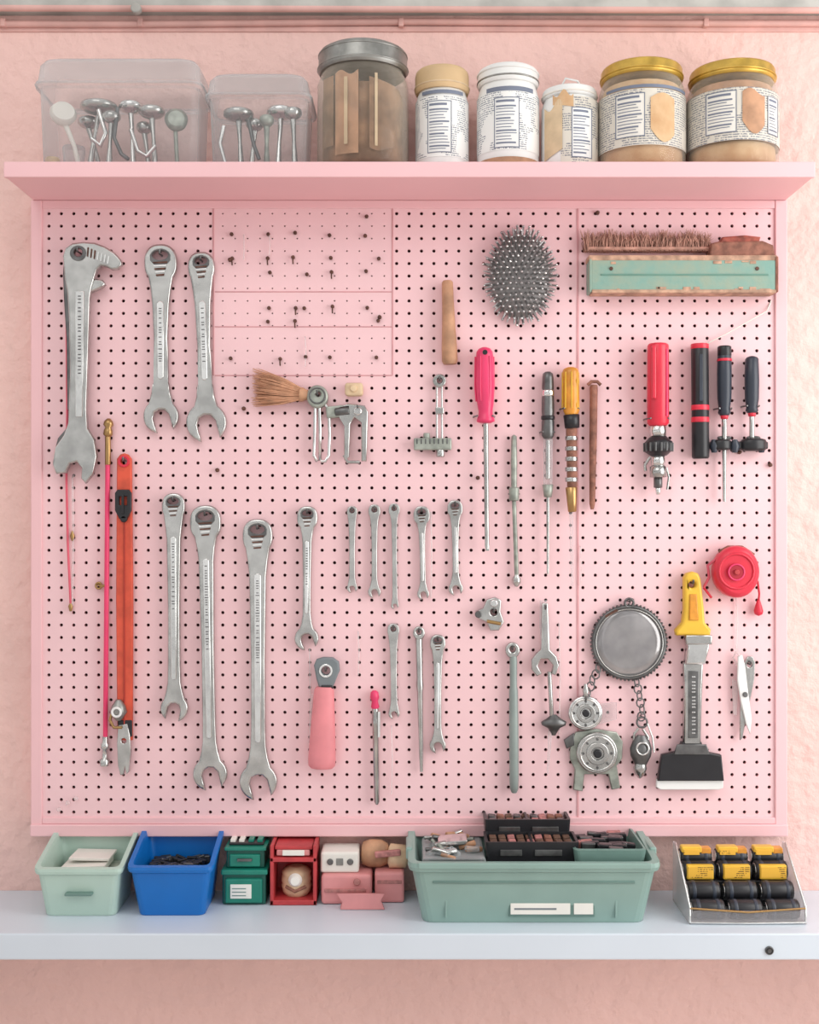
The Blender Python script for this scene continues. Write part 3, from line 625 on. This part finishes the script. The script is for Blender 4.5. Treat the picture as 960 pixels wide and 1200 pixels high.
o=jar('peanut_butter_jar',744,49,97,GLASS,LIDY,15,[(TANP,.0,.9,.93)],LABT,.93,lab=(.2,.78)); lidring(o,744,46,109,LIDY)
panel(o,744,49,708,738,140,188,PAPER); patch(o,744,49,744,772,lambda u:146-6*math.sin(u*3.1),lambda u:180+14*math.sin(u*2.8),TANP); patch(o,744,49,700,788,131,134.5,INK,k=1.02,n=20); o.done()
o=jar('peanut_butter_jar',847,51,99,GLASS,LIDY,15,[(WOOD,.25,.9,.92),(TANP,.0,.27,.93)],LABT,.93,lab=(.25,.8)); lidring(o,847,48,111,LIDY)
panel(o,847,51,808,838,138,184,PAPER); panel(o,847,51,874,890,142,184,PAPER); patch(o,847,51,844,870,lambda u:140-4*math.sin(u*5),lambda u:172+14*math.sin(u*2.9),WOOD); o.done()

# ---- bottom shelf items
def bin_(name,xa,xb,d0,d1,zf,zbk,taper,wall,mat,r=8,rim=3,lip=6):
    o=B(name); zfn=lambda k:(lambda d: zbk+(zf-zbk)*min(1,max(0,(d-d0)/(d1-d0)))**1.0+k)
    W=wall; t_=taper
    o.loft([rr(xa+t_,xb-t_,d0+t_*.6,d1-t_*.9,r,BS-.3),rr(xa+t_-.5,xb-t_+.5,d0+t_*.6-.5,d1-t_*.9+.5,r,BS-2),
            rr(xa+2,xb-2,d0+1.5,d1-1.5,r,zfn(lip+2)),rr(xa-rim*.3,xb+rim*.3,d0-rim*.3,d1+rim*.3,r,zfn(lip)),rr(xa-rim*.5,xb+rim*.5,d0-rim*.5,d1+rim*.5,r,zfn(lip*.5)),rr(xa-rim*.4,xb+rim*.4,d0-rim*.4,d1+rim*.4,r,zfn(0)),
            rr(xa+W,xb-W,d0+W,d1-W,r*.7,zfn(0)),rr(xa+W+1,xb-W-1,d0+W+1,d1-W-1,r*.7,zfn(4)),rr(xa+t_+W,xb-t_-W,d0+t_*.6+W,d1-t_*.9-W,r*.7,BS-5)],mat)
    return o
o=bin_('stacking_bin',66,162,-9,80,994,970,9,4,MINT)
o.box(78,152,-2,66,1008,1042,pm('bin_stuff',(196,204,190),.7,var=.2,vs=50),3); o.box(86,136,10,50,1000,1006,PAPER,.8,.04); o.box(92,138,2,40,994,997,PAPER,.6,-.02); o.box(100,130,74,84,1020,1023,SAGED,.8); o.done()
o=bin_('stacking_bin',169,262,-9,80,992,968,10,4,BLUE)
o.box(181,250,-2,66,1010,1042,BLACK,3)
for i in range(60):
    x_=random.uniform(188,242); d_=random.uniform(4,60); o.box(x_-6,x_+6,d_-2,d_+2,1000,1008,BLACK if i%3 else STEELD,1,random.uniform(-.4,.4))
o.done()
o=B('parts_organizer')
o.box(266,316,-10,35,1012,BS-.3,GREEND,2); o.box(265,318,-10,38,1008,1014,GREEN,1.5); o.box(270,312,33,39,1018,BS-3,GREEN,1.5); o.box(276,300,38.5,40,1024,1040,PAPER,.4)
for z in (1028,1032,1036): o.box(278,294,39.8,40.4,z,z+1,SAGED,.1)
o.box(270,314,-10,30,986,1008,GREEND,1.5); o.box(268,316,-10,32,984,988,GREEN,1); o.box(274,309,29,33,992,1006,GREEN,1.2); o.box(283,300,32,36,996,999,STEELD,.5)
o.box(272,312,-8,24,981,984,BLACK,1)
for x_ in (276,286,297,307): o.box(x_-3,x_+3,0,20,978,982,GREEN if x_%2 else PAPER,.6)
o.done()
o=B('red_display_box')
o.box(321,325,-10,38,980,BS-.3,REDB,.8); o.box(370,374,-10,38,980,BS-.3,REDB,.8); o.box(321,374,-10,38,BS-6,BS-.3,REDB,.8); o.box(321,374,-10,38,994,999,REDB,.8); o.box(321,374,-10,-6,980,BS-.3,REDB,.8)
o.box(326,369,-6,34,982,986,REDB,1); o.box(328,366,0,34,986,993,PINKX,1.2); o.box(335,360,34,37,986,992,PAPER,.5)
o.lathe((349,14,1010),(349,14,BS-6),[(0,8),(.08,14),(.2,17),(.3,16),(.35,17),(.5,17.5),(.6,16.5),(.65,17.5),(.88,16),(1,13)],BEIGE,24); o.lathe((349,30,1022),(349,34,1022),[(0,8),(1,5)],PAPER,16); o.tube([(338,28,1030),(349,33,1034),(361,28,1030)],2,WOODD,6)
o.done()
o=B('outlet_box')
o.box(379,437,-10,36,1014,BS-.3,PINKX,4,seg=3); o.box(383,430,34,38,1030,1034,PINKY,1); o.cyl((420,35,1022),(420,39,1022),4,PINKY)
o.box(378,422,-10,30,990,1014,PAPER,3,seg=3)
for x_ in (389,412): o.cyl((x_,28,1001),(x_,32,1001),3.6,STEELD)
o.box(396,404,29,31,997,1005,LIDG,.5); o.done()
o=B('cardboard_flap'); o.plate([(398,1030),(452,1030),(448,1038),(452,BS-.5),(402,BS-.5),(404,1040)],50,53,PINKX,bev=.6); o.box(402,450,40,52,BS-3,BS-.4,PINKX,.6); o.done()
o=B('wooden_block_stack')
o.box(440,474,-8,30,1013,BS-.3,PINKX,3); o.box(443,471,29,31,1022,1026,PINKY,.5)
o.lathe((424,8,997),(456,8,998),[(0,8),(.05,13),(.3,16),(.7,16),(.95,12),(1,8)],WOOD,20,ell=.8); o.lathe((455,12,999),(478,12,1000),[(0,9),(.1,14),(.9,13),(1,8)],BEIGE,20,ell=.9); o.box(440,470,20,26,990,997,PINKY,1.5,.1); o.done()
o=bin_('toolbox_tray',481,750,-9,105,980,971,13,5,SAGE,12,6,9)
o.box(489,742,104,109,979,986,SAGE,1.5)
o.box(505,725,97,103,1000,1003,SAGED,1.2)
for xx in (520,705): o.plate([(xx-1,1003),(xx+1,1003),(xx+1,1042),(xx-1,1042)],92,98,SAGE,bev=.4)
o.box(588,682,92,97,1024,1041,SAGED,.8); o.box(590,655,96,98,1026,1038,PAPER,.3); o.box(659,680,96,97.8,1026,1038,PAPER,.3); o.box(594,640,97.6,98.3,1031,1033,GREYM,.1)
o.box(500,732,2,86,1000,1040,SAGED,2)
o.box(494,564,2,90,980,1000,FROST,3)
for i in range(34):
    x_=random.uniform(504,552); d_=random.uniform(10,80); l_=random.uniform(8,20)
    o.cyl((x_-l_/2,d_,random.uniform(970,981)),(x_+l_/2,d_+random.uniform(-10,10),random.uniform(970,981)),random.uniform(2,4),random.choice((STEEL,PALEG,STEELD,FROST,WOOD)),seg=8)
o.box(512,545,30,60,969,974,STEELL,1.2,.08)
o.loft([rr(664,736,2,88,6,996),rr(660,740,0,92,6,970),rr(663,737,3,89,5,969),rr(665,735,5,87,5,984)],SAGED)
for i in range(24):
    x_=random.uniform(674,726); d_=random.uniform(12,80); o.box(x_-8,x_+8,d_-4,d_+4,970,980,random.choice((BLACK,BLACK,STEELD,PINKY)),1.2,random.uniform(-.15,.15))
for (d0_,d1_,zt_,xa_,xb_) in ((-5,36,951,566,664),(36,82,964,564,667)):
    o.loft([rr(xa_+3,xb_-3,d0_+2,d1_-2,3,999),rr(xa_,xb_,d0_,d1_,3,zt_),rr(xa_+3,xb_-3,d0_+3,d1_-3,2,zt_),rr(xa_+4,xb_-4,d0_+4,d1_-4,2,zt_+12)],BLACK)
    o.box((xa_+xb_)/2-1.5,(xa_+xb_)/2+1.5,d0_+2,d1_-2,zt_+.5,zt_+12,BLACK,.5)
    for i in range(9):
        for j in range(2):
            x_=xa_+10+i*(xb_-xa_-20)/8; d_=d0_+12+j*18
            o.box(x_-4,x_+4,d_-6,d_+6,zt_+2,zt_+8,random.choice((PINKY,WOODD,BROWNS,BROWNS,STEELD)),1,random.uniform(-.15,.15))
    o.box(xa_+16,xa_+40,d1_-.5,d1_+1,zt_+8,zt_+15,STEELD,.5); o.box(xa_+54,xa_+84,d1_-.5,d1_+1,zt_+8,zt_+15,STEELD,.5)
o.plate([(733,954),(740,953),(742,978),(732,978)],-8,-4,SAGE,[circ(737,961,2,8)],1)
o.box(476,483,20,66,974,988,SAGE,2); o.box(748,756,20,66,974,988,SAGE,2)
o.done()
o=B('ink_bottle_rack')
o.box(784,912,20,99,BS-3,BS-.3,ACR,1); o.box(784,912,97,99,1034,BS-.3,ACR,.8)
for xx in (784,910):
    vsd=[(20,BS-.3),(99,BS-.3),(99,1030),(88,1018),(30,980),(20,980)]
    vv=[(xx,a,b) for a,b in vsd]+[(xx+2,a,b) for a,b in vsd]; n=6
    o.geo(vv,[tuple(range(n)),tuple(range(n,2*n))]+[(i,(i+1)%n,n+(i+1)%n,n+i) for i in range(n)],ACR)
o.tube([(785,99,1031),(848,100,1035),(911,99,1031)],1.1,BRASS,8); o.tube([(785,99,BS-2),(848,100,BS-1.6),(911,99,BS-2)],1.1,STEELL,8)
for xx in (785,911): o.tube([(xx,99,BS-2),(xx,99,1030),(xx,30,979)],1.1,STEELL,8)
for c_ in range(3):
    xc=807+c_*41
    for k,(dd,zz,rb_) in enumerate(((86,1036,10.5),(66,1022,10.5),(44,1006,11),(30,994,9))):
        o.cyl((xc-18,dd,zz),(xc+18,dd,zz),rb_,BLACK,2.5,24)
        o.cyl((xc-13,dd,zz),(xc-9,dd,zz),rb_+.4,BLUEBLK,.4,24); o.cyl((xc+9,dd,zz),(xc+13,dd,zz),rb_+.4,BLUEBLK,.4,24)
        o.cyl((xc-18.5,dd,zz),(xc-16.5,dd,zz),rb_*.7,STEELL,.5,16); o.cyl((xc+16.5,dd,zz),(xc+18.5,dd,zz),rb_*.7,STEELL,.5,16)
    o.box(xc-15,xc+15,50,57,997,1013,YEL,1.2); o.box(xc-14,xc+14,56.5,57.6,999,1011,LABY,.3)
    o.box(xc-17,xc+6,28,40,981,988,YEL,1.5); o.box(xc+5,xc+17,26,38,983,990,AMB,1.5); o.box(xc-15,xc+3,38,41,984,990,LABY,.4)
o.box(788,909,22,50,1016,BS-3,BLACK,1.5); o.box(788,909,22,34,1002,1018,BLACK,1.5)
o.done()

# ---- camera, lights, world
cam=bpy.data.cameras.new('cam'); co=bpy.data.objects.new('camera',cam); bpy.context.scene.collection.objects.link(co)
co.location=(0,-D,Z0); co.rotation_euler=(math.pi/2,0,0); cam.sensor_fit='VERTICAL'; cam.sensor_height=24; cam.lens=24*D/(1200*S)
bpy.context.scene.camera=co
def area(name,loc,tgt,sx,sy,e,col):
    l=bpy.data.lights.new(name,'AREA'); l.shape='RECTANGLE'; l.size=sx; l.size_y=sy; l.energy=e; l.color=col
    ob=bpy.data.objects.new(name,l); ob.location=loc; ob.rotation_euler=(Vector(tgt)-Vector(loc)).to_track_quat('-Z','Y').to_euler(); bpy.context.scene.collection.objects.link(ob)
area('window_light',(1.75,-0.95,1.7),(0.3,0,1.45),1.2,2.0,29,(1,0.985,0.96))
area('front_top_fill',(-0.6,-2.0,3.4),(0,0,1.4),1.6,1.2,14,(1,0.97,0.94))  # soft frontal fill added from above; no actual ceiling lamp
wd=bpy.data.worlds.new('world'); bpy.context.scene.world=wd; wd.use_nodes=True; nt=wd.node_tree; n=nt.nodes; L=nt.links
bg=n['Background']; tc=n.new('ShaderNodeTexCoord'); sp=n.new('ShaderNodeSeparateXYZ'); L.new(tc.outputs['Generated'],sp.inputs[0])
rp=n.new('ShaderNodeValToRGB'); rp.color_ramp.elements[0].position=0.3; rp.color_ramp.elements[0].color=(.76,.73,.71,1); rp.color_ramp.elements[1].position=.75; rp.color_ramp.elements[1].color=(1,.985,.97,1)
e=rp.color_ramp.elements.new(.5); e.color=(.86,.85,.845,1)
mr=n.new('ShaderNodeMapRange'); mr.inputs['From Min'].default_value=-1; L.new(sp.outputs['Z'],mr.inputs['Value']); L.new(mr.outputs['Result'],rp.inputs['Fac'])
nz=n.new('ShaderNodeTexNoise'); nz.inputs['Scale'].default_value=5.5; L.new(tc.outputs['Generated'],nz.inputs['Vector'])
m2=n.new('ShaderNodeMapRange'); m2.inputs['From Min'].default_value=.38; m2.inputs['From Max'].default_value=.62; m2.inputs['To Min'].default_value=.25; m2.inputs['To Max'].default_value=1.9; L.new(nz.outputs['Fac'],m2.inputs['Value'])
vm=n.new('ShaderNodeVectorMath'); vm.operation='SCALE'; L.new(rp.outputs['Color'],vm.inputs[0]); L.new(m2.outputs['Result'],vm.inputs['Scale'])
L.new(vm.outputs[0],bg.inputs['Color']); bg.inputs['Strength'].default_value=0.8
bpy.context.scene.view_settings.view_transform='Standard'
